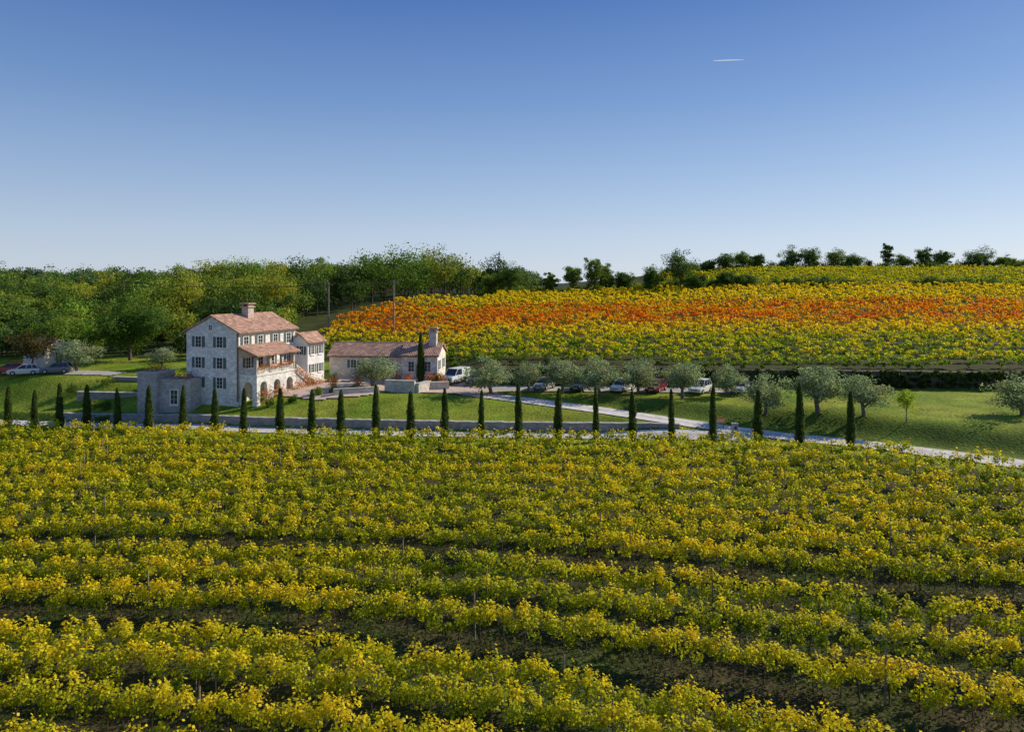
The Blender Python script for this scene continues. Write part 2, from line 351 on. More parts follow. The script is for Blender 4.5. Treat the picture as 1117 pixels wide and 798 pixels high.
pal=lambda x,y,hh,m_: ramp(.6+.3*noise(x,y,20)+.35*(hh-.5)+rng.normal(0,.15,m_),[Gre,YG*.8,YG,Yel*.9])*rng.uniform(.8,1.1,(m_,1))
hillrows(268,342,6.5,lambda y:np.interp(y,[268,340],[48,70]),lambda y:.72*y+30,9,.6,pal,1.5,.6)
S.obj('hillside_vineyard')
# ---------------------------------------------------------------- trees
def crown(S,rng,c,rx,rz,ncl,nl,size,col,spread=.34,jit=.25,fill=.55,mat=LEAF,yshade=.25):
    c=np.array(c,float); u=unit(rng.normal(size=(ncl,3))); rad=rng.random(ncl)**fill
    wob=1+.22*rng.normal(size=ncl).clip(-1.5,1.5)
    cl=u*rad[:,None]*np.array([rx,rx,rz])*(wob*(1-spread*.6))[:,None]
    cr=rx*spread*rng.uniform(.6,1.3,ncl)
    idx=np.repeat(np.arange(ncl),nl); m_=len(idx)
    v=unit(rng.normal(size=(m_,3)))*(rng.random(m_)**.45)[:,None]
    off=v*cr[idx][:,None]*np.array([1,1,.75])
    P=cl[idx]+off; out=unit(P/np.array([rx,rx,rz])+off/cr[idx][:,None]*.8)
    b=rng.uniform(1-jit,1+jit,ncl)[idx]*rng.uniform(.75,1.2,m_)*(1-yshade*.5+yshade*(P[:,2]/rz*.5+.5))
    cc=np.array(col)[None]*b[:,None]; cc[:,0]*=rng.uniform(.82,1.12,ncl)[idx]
    S.add(leaves(P+c,size*rng.uniform(.6,1.3,m_),rng,out,1.0,.75),cc,mat)
    return cl+c
def tree(rng,H,rx,col,trunk=.25,ncl=34,nl=90,size=.2,crownfrac=.72,limbs=7,bark=(.12,.09,.065),spread=.36,fill=.55,jit=.3,mat=LEAF):
    S=Soup(); rz=H*crownfrac/2; cz=H-rz
    tr=max(trunk,.06); p=np.array([0,0,-.3]); dirv=np.array([rng.normal(0,.07),rng.normal(0,.07),1.])
    top=dirv*(H-rz*.9); k=4
    for i in range(k):
        q=np.array([0,0,-.3])+(top-np.array([0,0,-.3]))*(i+1)/k+np.array([rng.normal(0,.05*H/5),rng.normal(0,.05*H/5),0])
        tube(S,p,q,tr*(1-.18*i),tr*(1-.18*(i+1)),bark,BARK,8); p=q
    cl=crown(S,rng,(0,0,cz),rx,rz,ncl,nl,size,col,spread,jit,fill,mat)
    base=np.array([0,0,(H-2*rz)*.85+.1*H]) 
    for i in range(min(limbs*2,len(cl))):
        e=cl[i]; b=base+(p-base)*rng.uniform(0,.8); mid=(b+e)/2+np.array([0,0,-.08*H*rng.random()])
        tube(S,b,mid,tr*.38,tr*.24,bark,BARK,5); tube(S,mid,e,tr*.24,tr*.07,bark,BARK,5)
    return S
# cypresses
def cypress(rng,H,w):
    S=Soup(); tube(S,(0,0,-.3),(0,0,.5),.08,.07,(.12,.09,.06),BARK,6)
    prof_=lambda t: w*np.minimum(1,(t/.16+.12)**.6)*np.clip(1-t,0,1)**.42
    for i in range(10):
        t0,t1=.03+i*.095,.03+(i+1)*.095
        tube(S,(0,0,H*t0),(0,0,H*t1),prof_(t0)*.66,prof_(t1)*.66,(.02,.035,.01),BARK,8)
    n=4600; t=rng.beta(1.15,1.2,n)*.985+.012; an=rng.uniform(0,6.283,n)
    lob=1+.10*np.sin(an*3+t*9)+.10*np.sin(an*2-t*17+2)+.06*np.sin(t*40+an)
    r=prof_(t)*rng.uniform(.66,1.06,n)*lob
    P=np.stack([r*np.cos(an),r*np.sin(an),H*t+.02],1); out=np.stack([np.cos(an),np.sin(an),.5*np.ones(n)],1)
    c=np.array([.055,.105,.016])*rng.uniform(.6,1.5,(n,1)); c[:,0]*=rng.uniform(.8,1.7,n)
    L=leaves(P,rng.uniform(.1,.2,n),rng,out,1.2,.5); S.add(L,c,LEAF); return S
cmesh=[cypress(rng,5.3,.48).mesh('italian_cypress') for _ in range(4)]
cypx=[-61.9,-57.7,-53.8,-49.8,-45.4,-41.2,-36.8,-32.7,-29.2,-25.0,-21.4,-18.2,-14.3,-10.6,-7.0,-3.2,.7,4.7,8.6,12.3,16.2,20.1,24.3,28.0,32.2]
cyph=[4.9,4.3,5.2,4.9,4.7,5.1,5.0,4.9,5.0,4.7,4.9,5.0,5.35,4.8,4.9,5.0,5.5,5.0,5.5,5.1,5.2,5.6,5.1,5.9,5.3]
for i,(x,h) in enumerate(zip(cypx,cyph)):
    y=float(C(x))-.1; k=h/5.05*rng.uniform(.96,1.05); w=rng.uniform(.8,1.18)
    o=inst(cmesh[i%4],'cypress_tree',(x,y,T(x,y)),rng.uniform(0,6),(w,w,k)); o.rotation_euler[0]=rng.normal(0,.012); o.rotation_euler[1]=rng.normal(0,.012)
x,y=-13.0,104.5; inst(cmesh[1],'cypress_tree',(x,y,T(x,y)),1,(1.3,1.3,1.35))
# olive trees
ol=(.29,.33,.185)
omesh=[tree(rng,4.2,2.3,ol,.2,52,105,.17,.88,6,(.16,.14,.11),.36,.42).mesh('olive') for _ in range(4)]
for x,y,h,r in [(-18.6,98.5,4.3,3.4),(-2.8,95.2,4.8,3.2),(2.1,97,3.9,1.9),(6.6,95.5,4.7,2.8),(11.2,93.5,4.8,2.9),(16.3,95,4.4,2.4),(21.2,91.3,4.6,2.7),(27.2,92.5,4.0,1.9),(28.7,83,4.4,2.4),(33.8,81,5.2,3.2),(37.7,78.5,4.4,2.6),(53.6,77,4.0,2.7),(-65.5,110.5,4.8,3.1),(-53.5,112,3.4,2.2)]:
    i=rng.integers(0,4); inst(omesh[i],'olive_tree',(x,y,T(x,y)-.05),rng.uniform(0,6),(r/2.05,r/2.05,h/4.1))
young=tree(rng,3.9,1.5,(.30,.38,.03),.05,24,60,.16,.8,6,(.15,.11,.08),.40,.6)
young.obj('young_tree',None,(40.6,75.5,T(40.6,75.5)))
# deciduous
G1=(.085,.145,.02); G2=(.16,.22,.028); G3=(.23,.26,.03)
def put(name,x,y,H,r,col,**k):
    S=tree(rng,H,r,col,trunk=k.pop('trunk',.03*H),**k); return S.obj(name,None,(x,y,T(x,y)-.1),rng.uniform(0,6))
put('oak_tree',-63,121,10.8,6.4,(.085,.155,.02),ncl=90,nl=160,size=.3,crownfrac=.9,spread=.27)
put('oak_tree',-50,124,6.5,4,G2,ncl=40,nl=110,size=.3,crownfrac=.86)
put('plum_tree',-73.5,112,6.3,3.8,(.11,.085,.025),ncl=44,nl=100,size=.25,crownfrac=.84)
put('oak_tree',-41,116,6.0,3.4,G1,ncl=40,nl=110,size=.28,crownfrac=.85)
put('oak_tree',-36,113,4.5,2.6,G2,ncl=34,nl=90,size=.25,crownfrac=.85)
put('oak_tree',-78,124,8,5,G2,ncl=60,nl=120,size=.3,crownfrac=.9)
# skyline trees
for x,y,H,r,c,nm in [(-1,258,12,5.6,G1,'oak_tree'),(-7,262,9,4.8,G2,'oak_tree'),(13.5,262,8.5,2.9,G2,'poplar_tree'),(22,262,12,4.2,G2,'ash_tree'),(29,258,14,4.2,G2,'ash_tree'),(33.5,262,11,3.8,G2,'ash_tree'),(40,262,8,4.4,G1,'oak_tree'),
    (57,250,15.5,6.8,G1,'oak_tree'),(49,256,9,4.4,G1,'oak_tree'),(62,248,7,4.2,G1,'oak_tree'),(75,256,7,4.5,G1,'oak_tree'),(82,256,5.5,4.5,G2,'oak_tree')]:
    put(nm,x,y,H,r,c,ncl=80,nl=80,size=.42,crownfrac=.88,limbs=8,spread=.3,trunk=.022*H,fill=.40)
for x,y,H,r,c in [(96,330,8,5.5,G1),(105,335,9,5.5,G2),(112,335,8,4,G1),(132,345,11,6,G1),(141,345,12,5.5,G1),(152,345,10,6,G2),(161,345,8,6,G1),(177,345,13,3.2,G1),(184,345,7,5,G2),(194,345,11,4.4,G1),(204,348,9,5,G1),(220,345,9.5,7.5,G1),(232,345,6,5,G2),(88,330,6,4.5,G1)]:
    put('hilltop_tree',x,y,H,r,c,ncl=60,nl=70,size=.5,crownfrac=.92,limbs=7,spread=.32,trunk=.02*H,fill=.42)
# shrubs / hedgerow mass
S=Soup()
def shrub(x,y,H,r,col,size,ncl=9,nl=40):
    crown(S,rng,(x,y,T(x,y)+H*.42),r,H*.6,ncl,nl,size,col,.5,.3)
for i in range(190):
    t=rng.random(); x=48+t*190; y=262+rng.normal(0,1.6)-12*t
    if rng.random()<np.clip(.5+.6*math.sin(x*.13),.12,1): shrub(x,y,rng.uniform(2.4,5.2),rng.uniform(2,4.2),G1 if rng.random()<.6 else G2,.45)
for i in range(130):
    x=rng.uniform(-12,52); y=268+rng.normal(0,4); shrub(x,y,rng.uniform(1.5,4),rng.uniform(1.8,3.8),G1 if rng.random()<.4 else G3,.5)
for i in range(170):
    x=rng.uniform(70,290); y=345+rng.normal(0,4); shrub(x,y,rng.uniform(1.5,5),rng.uniform(2,5),G1 if rng.random()<.6 else G2,.55)
S.obj('shrub_hedgerow')
# hedge on the retaining wall
S=Soup()
for x in np.arange(-3,150,.55):
    y=float(W(x))-.5
    for z_ in (.5,1.3,2.0):
        if rng.random()<.8+.2*math.sin(x*.5): crown(S,rng,(x,y+rng.normal(0,.12),T(x,y-1.)+z_+rng.normal(0,.12)),rng.uniform(.5,.8),rng.uniform(.45,.7),4,34,.26,np.array((.07,.10,.02))*rng.uniform(.6,1.5),.5,.3)
S.obj('ivy_hedge')
# forest mass
S=Soup()
def ftree(x,y,H,r,col,ncl,nl,size):
    z=T(x,y); tube(S,(x,y,z-.3),(x,y,z+H*.7),.02*H,.01*H,(.08,.06,.045),BARK,5)
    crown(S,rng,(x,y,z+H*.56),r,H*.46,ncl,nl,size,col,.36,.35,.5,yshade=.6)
pal_=[G1,(.06,.105,.018),(.11,.18,.022),G2,(.14,.21,.03),(.19,.25,.03),G3,(.30,.30,.03),(.055,.10,.02),(.07,.12,.025),(.15,.22,.03),(.24,.27,.03),(.045,.08,.02)]
pts=[]
for _ in range(22000):
    y=127+575*rng.random()**1.35; x=rng.uniform(-.86*y-30,0.06*y)
    e=float(np.interp(y,[120,150,180,215,250,262,300,700],[-44,-47,-50,-40,-17,-14,4,30]))
    if x>e: continue
    sp=np.interp(y,[125,250,400,700],[5.0,7.0,10.5,15])*rng.uniform(.8,1.3)
    ok=True
    for (a,b) in pts[-1500:]:
        if abs(a-x)<sp and abs(b-y)<sp and (a-x)**2+(b-y)**2<sp*sp: ok=False;break
    if ok: pts.append((x,y))
for x,y in pts:
    sz=float(np.clip(rng.lognormal(0,.24),.6,1.55))*(1+.18*float(noise(x,y,70)))
    H=8.6*sz*np.interp(y,[125,170,260,700],[.74,1.0,1.14,1.2])
    if -80<x<2 and 205<y<300: H*=1.0+.35*float(sm(-80,-40,x))
    k_=rng.integers(0,len(pal_))
    c=np.array(pal_[k_])*(1.0+.3*float(noise(x+30,y,50)))
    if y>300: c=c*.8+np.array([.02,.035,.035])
    q=np.interp(y,[125,220,700],[1.05,.85,.4])*sz
    ftree(x,y,H,H*rng.uniform(.42,.58),c,int(28*q+5),int(38*q+8),np.interp(y,[125,250,700],[.40,.6,1.4]))
print('forest',len(pts)); S.obj('forest')
# ---------------------------------------------------------------- buildings
wallc=(.80,.775,.72); trimc=(.80,.775,.72); shut=(.13,.18,.17); roofc=(.50,.29,.20); glassc=(.03,.04,.05)
def empty(name,loc,rot):
    e=bpy.data.objects.new(name,None); sc.collection.objects.link(e); e.location=loc; e.rotation_euler[2]=rot; return e
Zv=np.array([0,0,1.])
class Bld:
    def __init__(s,name,loc,rot): s.e=empty(name,loc,rot); s.p={}
    def __getitem__(s,k):
        if k not in s.p: s.p[k]=Soup()
        return s.p[k]
    def done(s):
        for k,v in s.p.items(): v.obj(k,s.e)
def gable(B,x0,x1,y0,y1,z0,ze,zr,wc=wallc,mat=STONE,over=.4,th=.16,wall='walls',roof='roof'):
    S=B[wall]; xm=(x0+x1)/2
    S.add([[(x0,y0,z0),(x1,y0,z0),(x1,y0,ze),(x0,y0,ze)],[(x1,y1,z0),(x0,y1,z0),(x0,y1,ze),(x1,y1,ze)],
           [(x1,y0,z0),(x1,y1,z0),(x1,y1,ze),(x1,y0,ze)],[(x0,y1,z0),(x0,y0,z0),(x0,y0,ze),(x0,y1,ze)],
           [(x0,y0,ze),(xm,y0,ze),(x1,y0,ze),(xm,y0,zr)],[(x1,y1,ze),(xm,y1,ze),(x0,y1,ze),(xm,y1,zr)]],wc,mat)
    sl=(zr-ze)/(xm-x0)
    for sgn in(-1,1):
        xe=xm+sgn*((x1-x0)/2+over); a=np.array([xm,0,zr+.03]); b_=np.array([xe,0,ze-sl*over+.03]); d=b_-a; L=np.linalg.norm(d); d/=L
        nn=np.array([-d[2]*1.0,0,d[0]])*(1 if sgn>0 else -1)
        c=(a+b_)/2+nn*th/2+np.array([0,(y0+y1)/2,0])
        box(B[roof],c,d*L/2,(0,(y1-y0)/2+over*.7,0),nn*th/2,roofc,TILE)
    tube(B[roof],(xm,y0-over*.7,zr+.14),(xm,y1+over*.7,zr+.14),.12,.12,roofc,TILE,8,True)
    for sgn in(-1,1): # gutters
        xe=xm+sgn*((x1-x0)/2+over+.05); tube(B['gutters'],(xe,y0-over*.6,ze-sl*over+.02),(xe,y1+over*.6,ze-sl*over+.02),.06,.06,(.2,.14,.1),METAL,6)
def window(B,p,r,n,w=.85,h=1.3,shutters=True):
    p=np.array(p,float);r=np.array(r,float);n=np.array(n,float)
    box(B['window_glass'],p+n*.012,r*w/2,n*.012,Zv*h/2,glassc,GLASS)
    S=B['window_frames']
    for s_ in(-1,1):
        box(S,p+r*s_*(w/2+.06)+n*.03,r*.06,n*.03,Zv*(h/2+.12),trimc,PLAIN)
        box(S,p+Zv*s_*(h/2+.06)+n*.032,r*w/2,n*.032,Zv*.06,trimc,PLAIN)
    box(S,p+n*.035,r*.03,n*.012,Zv*h/2,(.6,.58,.54),WOOD)
    for k in(-.17,.17): box(S,p+n*.034+Zv*k*h,r*w/2,n*.008,Zv*.02,(.6,.58,.54),WOOD)
    box(S,p-Zv*(h/2+.16)+n*.08,r*(w/2+.18),n*.08,Zv*.04,trimc,PLAIN)
    if shutters:
        for s_ in(-1,1):
            c=p+r*s_*(w/2+.12+w*.26)+n*.035
            box(B['shutters'],c,r*w*.25,n*.025,Zv*(h/2+.02),shut,WOOD)
            for k in range(7): box(B['shutters'],c+Zv*(k-3)*h/7.4+n*.03,r*w*.2,n*.008,Zv*h/30,(.1,.135,.125),WOOD)
def arch(B,k,p,r,n,width,height,ow,hs,th,col=wallc):
    p=np.array(p,float);r=np.array(r,float);n=np.array(n,float); S=B[k]
    pw=(width-ow)/2
    for s_ in(-1,1): box(S,p+r*s_*(ow/2+pw/2)-n*th/2+Zv*height/2,r*pw/2,n*th/2,Zv*height/2,col,STONE)
    m_=12
    for i in range(m_):
        u=(i+.5)/m_*2-1; zb=hs+math.sqrt(max(0,1-u*u))*min(ow/2,height-hs-.15)
        box(S,p+r*u*ow/2-n*th/2+Zv*(zb+height)/2,r*ow/2/m_,n*th/2*.99,Zv*(height-zb)/2,col,STONE)
# main house
rot=math.radians(-19.6); cr,sr=math.cos(rot),math.sin(rot)
cornx,corny=-33.6,90.0; lx,ly=4.0,-5.7
ox=cornx-(cr*lx-sr*ly); oy=corny-(sr*lx+cr*ly)
B=Bld('stone_farmhouse',(ox,oy,2.3),rot)
gable(B,-4,4,-5.7,5.7,-1.6,8.0,9.9)
for xx_,zz,sh in [(-2.1,6.75,1),(1.2,6.75,1),(-2.1,4.15,1),(1.2,4.15,1),(-2.1,1.7,1),(1.2,1.7,1)]:
    window(B,(xx_,-5.7,zz),(1,0,0),(0,-1,0))
window(B,(-.2,-5.7,8.55),(1,0,0),(0,-1,0),.5,.6,False)
for yy_,zz in [(-4.3,6.75),(-1.6,6.75),(1.4,6.75),(4.2,6.75),(4.2,4.15)]:
    window(B,(4,yy_,zz),(0,1,0),(1,0,0))
window(B,(4,-3.9,4.1),(0,1,0),(1,0,0),.85,1.3); window(B,(4,-1.6,3.85),(0,1,0),(1,0,0),.95,2.0,False); window(B,(4,.7,4.1),(0,1,0),(1,0,0),.85,1.3)
# chimney
abox(B['chimney'],.3,1.3,-.6,.5,8.4,10.9,(.55,.45,.38),STONE); abox(B['chimney'],.15,1.45,-.75,.65,10.9,11.05,(.42,.36,.3),PLAIN)
for a_ in(.3,1.1): abox(B['chimney'],a_,a_+.2,-.6,.5,11.05,11.35,(.42,.3,.24),PLAIN)
box(B['chimney_cap'],(.8,-.05,11.42),(.72,0,0),(0,.75,0),(0,0,.07),roofc,TILE)
# loggia terrace on +x side
tx0,tx1,ty0,ty1=4,6.6,-5.5,2.2
for i,yc in enumerate((-4.2,-1.6,.95)):
    arch(B,'loggia_base',(tx1,yc,-1.0),(0,1,0),(1,0,0),2.56,3.7,1.3,2.3,.45)
arch(B,'loggia_base',((tx0+tx1)/2+.01,ty0-.0,-1.0),(1,0,0),(0,-1,0),2.5,3.7,1.3,2.3,.42)
abox(B['loggia_base'],tx0+.01,tx1-.5,ty1-.4,ty1,-1,2.69,wallc,STONE)
abox(B['loggia_floor'],tx0+.01,tx1+.12,ty0-.12,ty1+.1,2.705,2.86,trimc,PLAIN)
for yc in (-5.3,-2.8,-.4,2.0): abox(B['loggia_columns'],6.2,6.55,yc-.17,yc+.17,2.865,5.0,(.5,.46,.4),STONE)
abox(B['loggia_columns'],6.26,6.5,-5.1,1.8,2.865,3.65,(.60,.57,.52),STONE)
abox(B['loggia_columns'],4.02,6.18,-5.4,-5.2,2.865,3.65,(.60,.57,.52),STONE)
abox(B['loggia_beams'],6.22,6.48,-5.6,2.3,5.005,5.2,(.2,.13,.08),WOOD)
d=np.array([3.1,0,-1.15]); L=np.linalg.norm(d); d/=L
box(B['loggia_roof'],(5.54,-1.65,5.75),d*L/2,(0,4.3,0),np.array([-d[2],0,d[0]])*.09,roofc,TILE)
for yc in np.arange(-5.6,2.5,.8): box(B['loggia_beams'],(5.5,yc,5.57),d*L/2*.97,(0,.05,0),np.array([-d[2],0,d[0]])*.06,(.2,.13,.08),WOOD)
# stairs down towards +y
ns=14
for i in range(ns):
    abox(B['stairs'],5.0,6.55,2.32+i*.3,2.32+(i+1)*.3-.003,-.8,2.7-i*.19,(.6,.57,.52),STONE)
for s_ in (4.85,6.6):
    box(B['stairs'],(s_,2.3+ns*.15,1.55),(.1,0,0),(0,ns*.15,-ns*.095),(0,0,.6),(.6,.57,.52),STONE)
# flowers
def flowers(S,p,r,n=160,h=.4):
    p=np.array(p,float); u=rng.normal(size=(n,3))*np.array([r,r,h*.5])
    cols=np.array([(.7,.05,.03),(.8,.25,.03),(.10,.2,.02),(.12,.22,.02),(.7,.15,.05)])[rng.integers(0,5,n)]
    S.add(leaves(p+u,.16,rng),cols,LEAF)
for yc in np.arange(-5,2,.7): flowers(B['flower_boxes'],(6.6,yc,3.7),.22,60)
for i in range(0,ns,2): flowers(B['flower_boxes'],(6.65,2.5+i*.3,2.7-i*.19),.28,130)
for q in [(7.3,-4.6,.5),(7.4,-2.,.5),(7.4,1.5,.6),(7.3,4,.5),(7.6,5.8,.6),(5,7,1.0)]: flowers(B['flower_beds'],q,.5,300,.9)
for q in ((4.15,-1.6,5.95),): flowers(B['flower_boxes'],q,.2,50,.25)
# rear wing
gable(B,3.2,6.0,5.7+.02,9.6,-1.0,6.1,7.1,(.82,.79,.74),PLAIN,wall='wing_walls',roof='wing_roof')
abox(B['wing_walls'],-3.6,3.19,5.72,9.5,-1,6.4,wallc,STONE)
box(B['wing_roof'],(-.2,7.6,7.1),(3.6,0,0),(0,2.2,-.6),(0,.02,.09),roofc,TILE)
window(B,(5.0,5.72,4.9),(1,0,0),(0,-1,0),.6,1.1)
for yy_ in (6.8,8.6): window(B,(6.0,yy_,4.9),(0,1,0),(1,0,0),.65,1.1); window(B,(6.0,yy_,2.4),(0,1,0),(1,0,0),.65,1.1)
abox(B['downpipe'],3.9,4.08,-5.85,-5.71,-.5,7.9,(.2,.14,.1),METAL)
B.done()
# stone terrace by the house
B=Bld('stone_terrace',(-43.2,91.5,1.4),math.radians(-10))
abox(B['tower_block'],-2.6,0,-1.8,1.8,-1.5,3.9,(.42,.40,.36),STONE); abox(B['coping'],-2.72,.12,-1.92,1.92,3.91,4.05,(.52,.49,.44),PLAIN)
abox(B['wall_block'],.02,4.2,-1.2,1.8,-1.5,3.0,(.46,.44,.40),STONE); abox(B['coping'],.13,4.3,-1.32,1.9,3.01,3.14,(.52,.49,.44),PLAIN)
window(B,(2.0,-1.2,1.0),(1,0,0),(0,-1,0),.9,1.7,False)
flowers(B['flowers'],(-1.3,0,4.3),.8,500,.6); flowers(B['flowers'],(2.5,0,3.4),.8,500,.6)
B.done()
# annex: long low building
B=Bld('tavern_annex',(-19.5,110,2.8),math.radians(90-4))
gable(B,-3.2,3.2,-4.0,7.0,-1,3.1,4.6,(.74,.65,.54),STONE)
for yy_ in (-1.5,3.4): window(B,(-3.2,yy_,1.9),(0,-1,0),(-1,0,0),.8,1.1)
gable(B,-4.6,2.6,-9.2,-4.02,-1,3.3,4.7,(.78,.72,.63),STONE,wall='hall_walls',roof='hall_roof')
for yy_ in (-7.8,-5.4): window(B,(-4.6,yy_,1.7),(0,-1,0),(-1,0,0),.8,1.4,False)
window(B,(-3.0,-9.2,1.8),(1,0,0),(0,-1,0),.9,1.3); window(B,(.6,-9.2,1.8),(1,0,0),(0,-1,0),.9,1.3)
abox(B['chimney'],-2.2,-1.0,-8.6,-7.5,3.4,6.4,(.62,.55,.49),STONE); abox(B['chimney'],-2.35,-.85,-8.75,-7.35,6.4,6.58,(.42,.36,.3),PLAIN)
for a_ in(-2.15,-1.3): abox(B['chimney'],a_,a_+.25,-8.55,-7.55,6.58,6.95,(.42,.3,.24),PLAIN)
box(B['chimney_cap'],(-1.6,-8.05,7.05),(.8,0,0),(0,.75,0),(0,0,.08),roofc,TILE)
B.done()
# terracotta planters
for x,y in [(-16.2,103.2),(-14.6,102.6),(-11.4,102.8),(-10.2,103.6),(-9.4,100.6),(-18.5,104.2),(-23.5,96.5),(-20.5,97.5)]:
    e=empty('flower_pot',(x,y,T(x,y)+.13),0); S=Soup()
    tube(S,(0,0,0),(0,0,.5),.24,.36,(.5,.22,.11),PLAIN,12,True); tube(S,(0,0,.5),(0,0,.58),.40,.40,(.5,.22,.11),PLAIN,12,True); S.obj('pot',e)
    S=Soup(); flowers(S,(0,0,.95),.32,260,.6); S.obj('flowers',e)
# small shed at the left
B=Bld('stone_shed',(-74,117,T(-74,117)),math.radians(60))
gable(B,-2.2,2.2,-3,3,-1,2.8,4.0,(.7,.65,.58),PLAIN); window(B,(0,-3,1.3),(1,0,0),(0,-1,0),1,1.8,False); window(B,(2.2,0,1.5),(0,1,0),(1,0,0),.8,1)
B.done()
# courtyard stone walls
def cwall(name,x0,y0,x1,y1,h,th=.6,c=(.56,.52,.46)):
    n=12; P=np.stack([np.linspace(x0,x1,n),np.linspace(y0,y1,n)],1); g_=terr(P[:,0],P[:,1])
    wallstrip(name,P,g_-.5,g_*0+g_.mean()+h,th,c,cap=(.56,.52,.46))
cwall('courtyard_wall',-16.6,96.2,-12.6,95.4,1.5,.6)
cwall('courtyard_wall',-12.4,95.4,-11.2,98.5,1.2,.6)
cwall('courtyard_wall',-11.2,98.6,-8.6,99.4,1.0,.6)
cwall('courtyard_wall',-22.5,92.3,-17.2,94.5,.7,.45)
cwall('garden_wall',-58,98,-47,96.5,.6,.5,(.3,.28,.24))
cwall('garden_wall',-56,103,-44.5,101,.5,.5,(.3,.28,.24))
# garden bushes near house
S=Soup()
for x,y,H,r,c in [(-46,98,1.6,1.3,G1),(-48.5,99,1.2,1.1,G2),(-24.5,92.5,1.2,1.0,G2),(-22.6,93.4,1.0,.9,G1),(-20.5,95,.9,.8,G1),(-15.5,98.5,1.6,1.2,G1),(-13.8,99.5,1.2,1.2,(.3,.14,.04)),(-9,101.5,1.3,1.0,G1),(-6.6,103,1.5,1.1,G1),(-29.5,89.3,.9,.8,G2),(-27,90.2,.9,.8,G1),(-25,102,2.0,1.5,G1),(-11,105,1.5,1.2,G1),(-49.5,88.9,1.6,1.1,G1),(-56,101,1.2,1.2,G2),(-60,100,1.3,1.4,G1),(-52,94,1.4,1.3,G1),(-54,95,1.0,1.0,G2)]:
    crown(S,rng,(x,y,T(x,y)+H*.45),r,H*.6,14,60,.15,c,.45,.3)
S.obj('garden_shrubs')
# ---------------------------------------------------------------- cars
def car(name,x,y,rotd,color,L=4.1,Hh=1.48,van=False):
    S=Soup(); k=L/4.1
    if van: st=[(-2.05,.38,.75,.78),(-1.95,.25,.95,.88),(-1.2,.22,1.15,.93),(0,.22,1.15,.95),(1.9,.22,1.15,.94),(2.05,.35,1.1,.9)]; gb=(-1.35,2.0,-.75,1.9,1.15,1.95)
    else: st=[(-2.05,.38,.6,.70),(-1.93,.25,.72,.82),(-1.5,.22,.84,.87),(-.9,.22,.93,.89),(.5,.22,.96,.9),(1.7,.22,.98,.87),(1.98,.28,.92,.82),(2.05,.4,.8,.76)]; gb=(-.95,1.93,-.15,1.5,.94,Hh)
    rings=[]
    for (sx_,zb,zt,w) in st:
        rings.append(np.array([(sx_*k,-w*.93,zb),(sx_*k,-w,(zb+zt)*.5),(sx_*k,-w*.95,zt-.05),(sx_*k,-w*.86,zt),(sx_*k,w*.86,zt),(sx_*k,w*.95,zt-.05),(sx_*k,w,(zb+zt)*.5),(sx_*k,w*.93,zb)]))
    for a,b in zip(rings[:-1],rings[1:]):
        a2=np.roll(a,-1,0);b2=np.roll(b,-1,0); S.add(np.stack([a,a2,b2,b],1),color,PAINT)
    for r_,f in((rings[0],1),(rings[-1],-1)):
        S.add([[r_[0],r_[1],r_[6],r_[7]],[r_[1],r_[2],r_[5],r_[6]],[r_[2],r_[3],r_[4],r_[5]]],color,PAINT)
    x0,x1,t0,t1,zb,zt=gb; wb,wt=.80,.64
    if van: wb,wt=.88,.80
    P=lambda xx,w,z:np.array([xx*k,w,z])
    for s_ in(-1,1): S.add([[P(x0,s_*wb,zb),P(x1,s_*wb,zb),P(t1,s_*wt,zt),P(t0,s_*wt,zt)]],glassc,GLASS)
    S.add([[P(x0,-wb,zb),P(x0,wb,zb),P(t0,wt,zt),P(t0,-wt,zt)],[P(x1,-wb,zb),P(x1,wb,zb),P(t1,wt,zt),P(t1,-wt,zt)]],glassc,GLASS)
    abox(S,(t0-.05)*k,(t1+.08)*k,-wt-.03,wt+.03,zt-.015,zt+.04,color,PAINT)
    for s_ in(-1,1):
        for u in (0,.42,.72,1):
            xb=x0+(x1-x0)*u; xt=t0+(t1-t0)*u; a=P(xb,s_*(wb+.0),zb-.02); b=P(xt,s_*(wt+.0),zt)
            tube(S,a,b,.045 if u in(0,1) else .035,.045,color,PAINT,5)
    if van: # cargo side panels
        for s_ in(-1,1): S.add([[P(.1,s_*(wb+.015),zb-.02),P(1.98,s_*(wb+.015),zb-.02),P(1.88,s_*(wt+.025),zt),P(.1,s_*(wt+.025),zt)]],color,PAINT)
    for wx in(-1.28,1.25):
        for s_ in(-1,1):
            yy0,yy1=s_*.70,s_*.915
            tube(S,(wx*k,yy0,.33),(wx*k,yy1,.33),.33,.33,(.015,.015,.015),RUBBER,16,True)
            tube(S,(wx*k,yy1,.33),(wx*k,yy1+s_*.012,.33),.2,.17,(.4,.4,.42),METAL,12,True)
    for s_ in(-1,1):
        abox(S,-2.06*k,-1.9*k,s_*.58-.14,s_*.58+.14,.56,.70,(.7,.7,.7),GLASS)
        abox(S,1.95*k,2.07*k,s_*.62-.1,s_*.62+.1,.66,.88,(.4,.02,.02),GLASS)
        abox(S,-.75*k,-.6*k,s_*.93-.08,s_*.93+.08,.92,1.05,color,PAINT)
    abox(S,2.05*k,2.075*k,-.26,.26,.5,.61,(.7,.7,.7),PLAIN); abox(S,-2.075*k,-2.05*k,-.26,.26,.4,.5,(.7,.7,.7),PLAIN)
    abox(S,-2.07*k,-2.0*k,-.45,.45,.5,.6,(.02,.02,.02),RUBBER)
    ob=S.obj(name,None,(x,y,T(x,y)+.13),math.radians(rotd)); return ob
white=(.82,.82,.82)
car('parked_van',-7.9,104.3,60,white,4.8,van=True)
car('parked_car',-5.0,103.4,70,(.10,.11,.13))
car('parked_car',14.5,96.5,55,white,4.4,1.6)
car('parked_car',18.9,96.2,60,(.22,.015,.03))
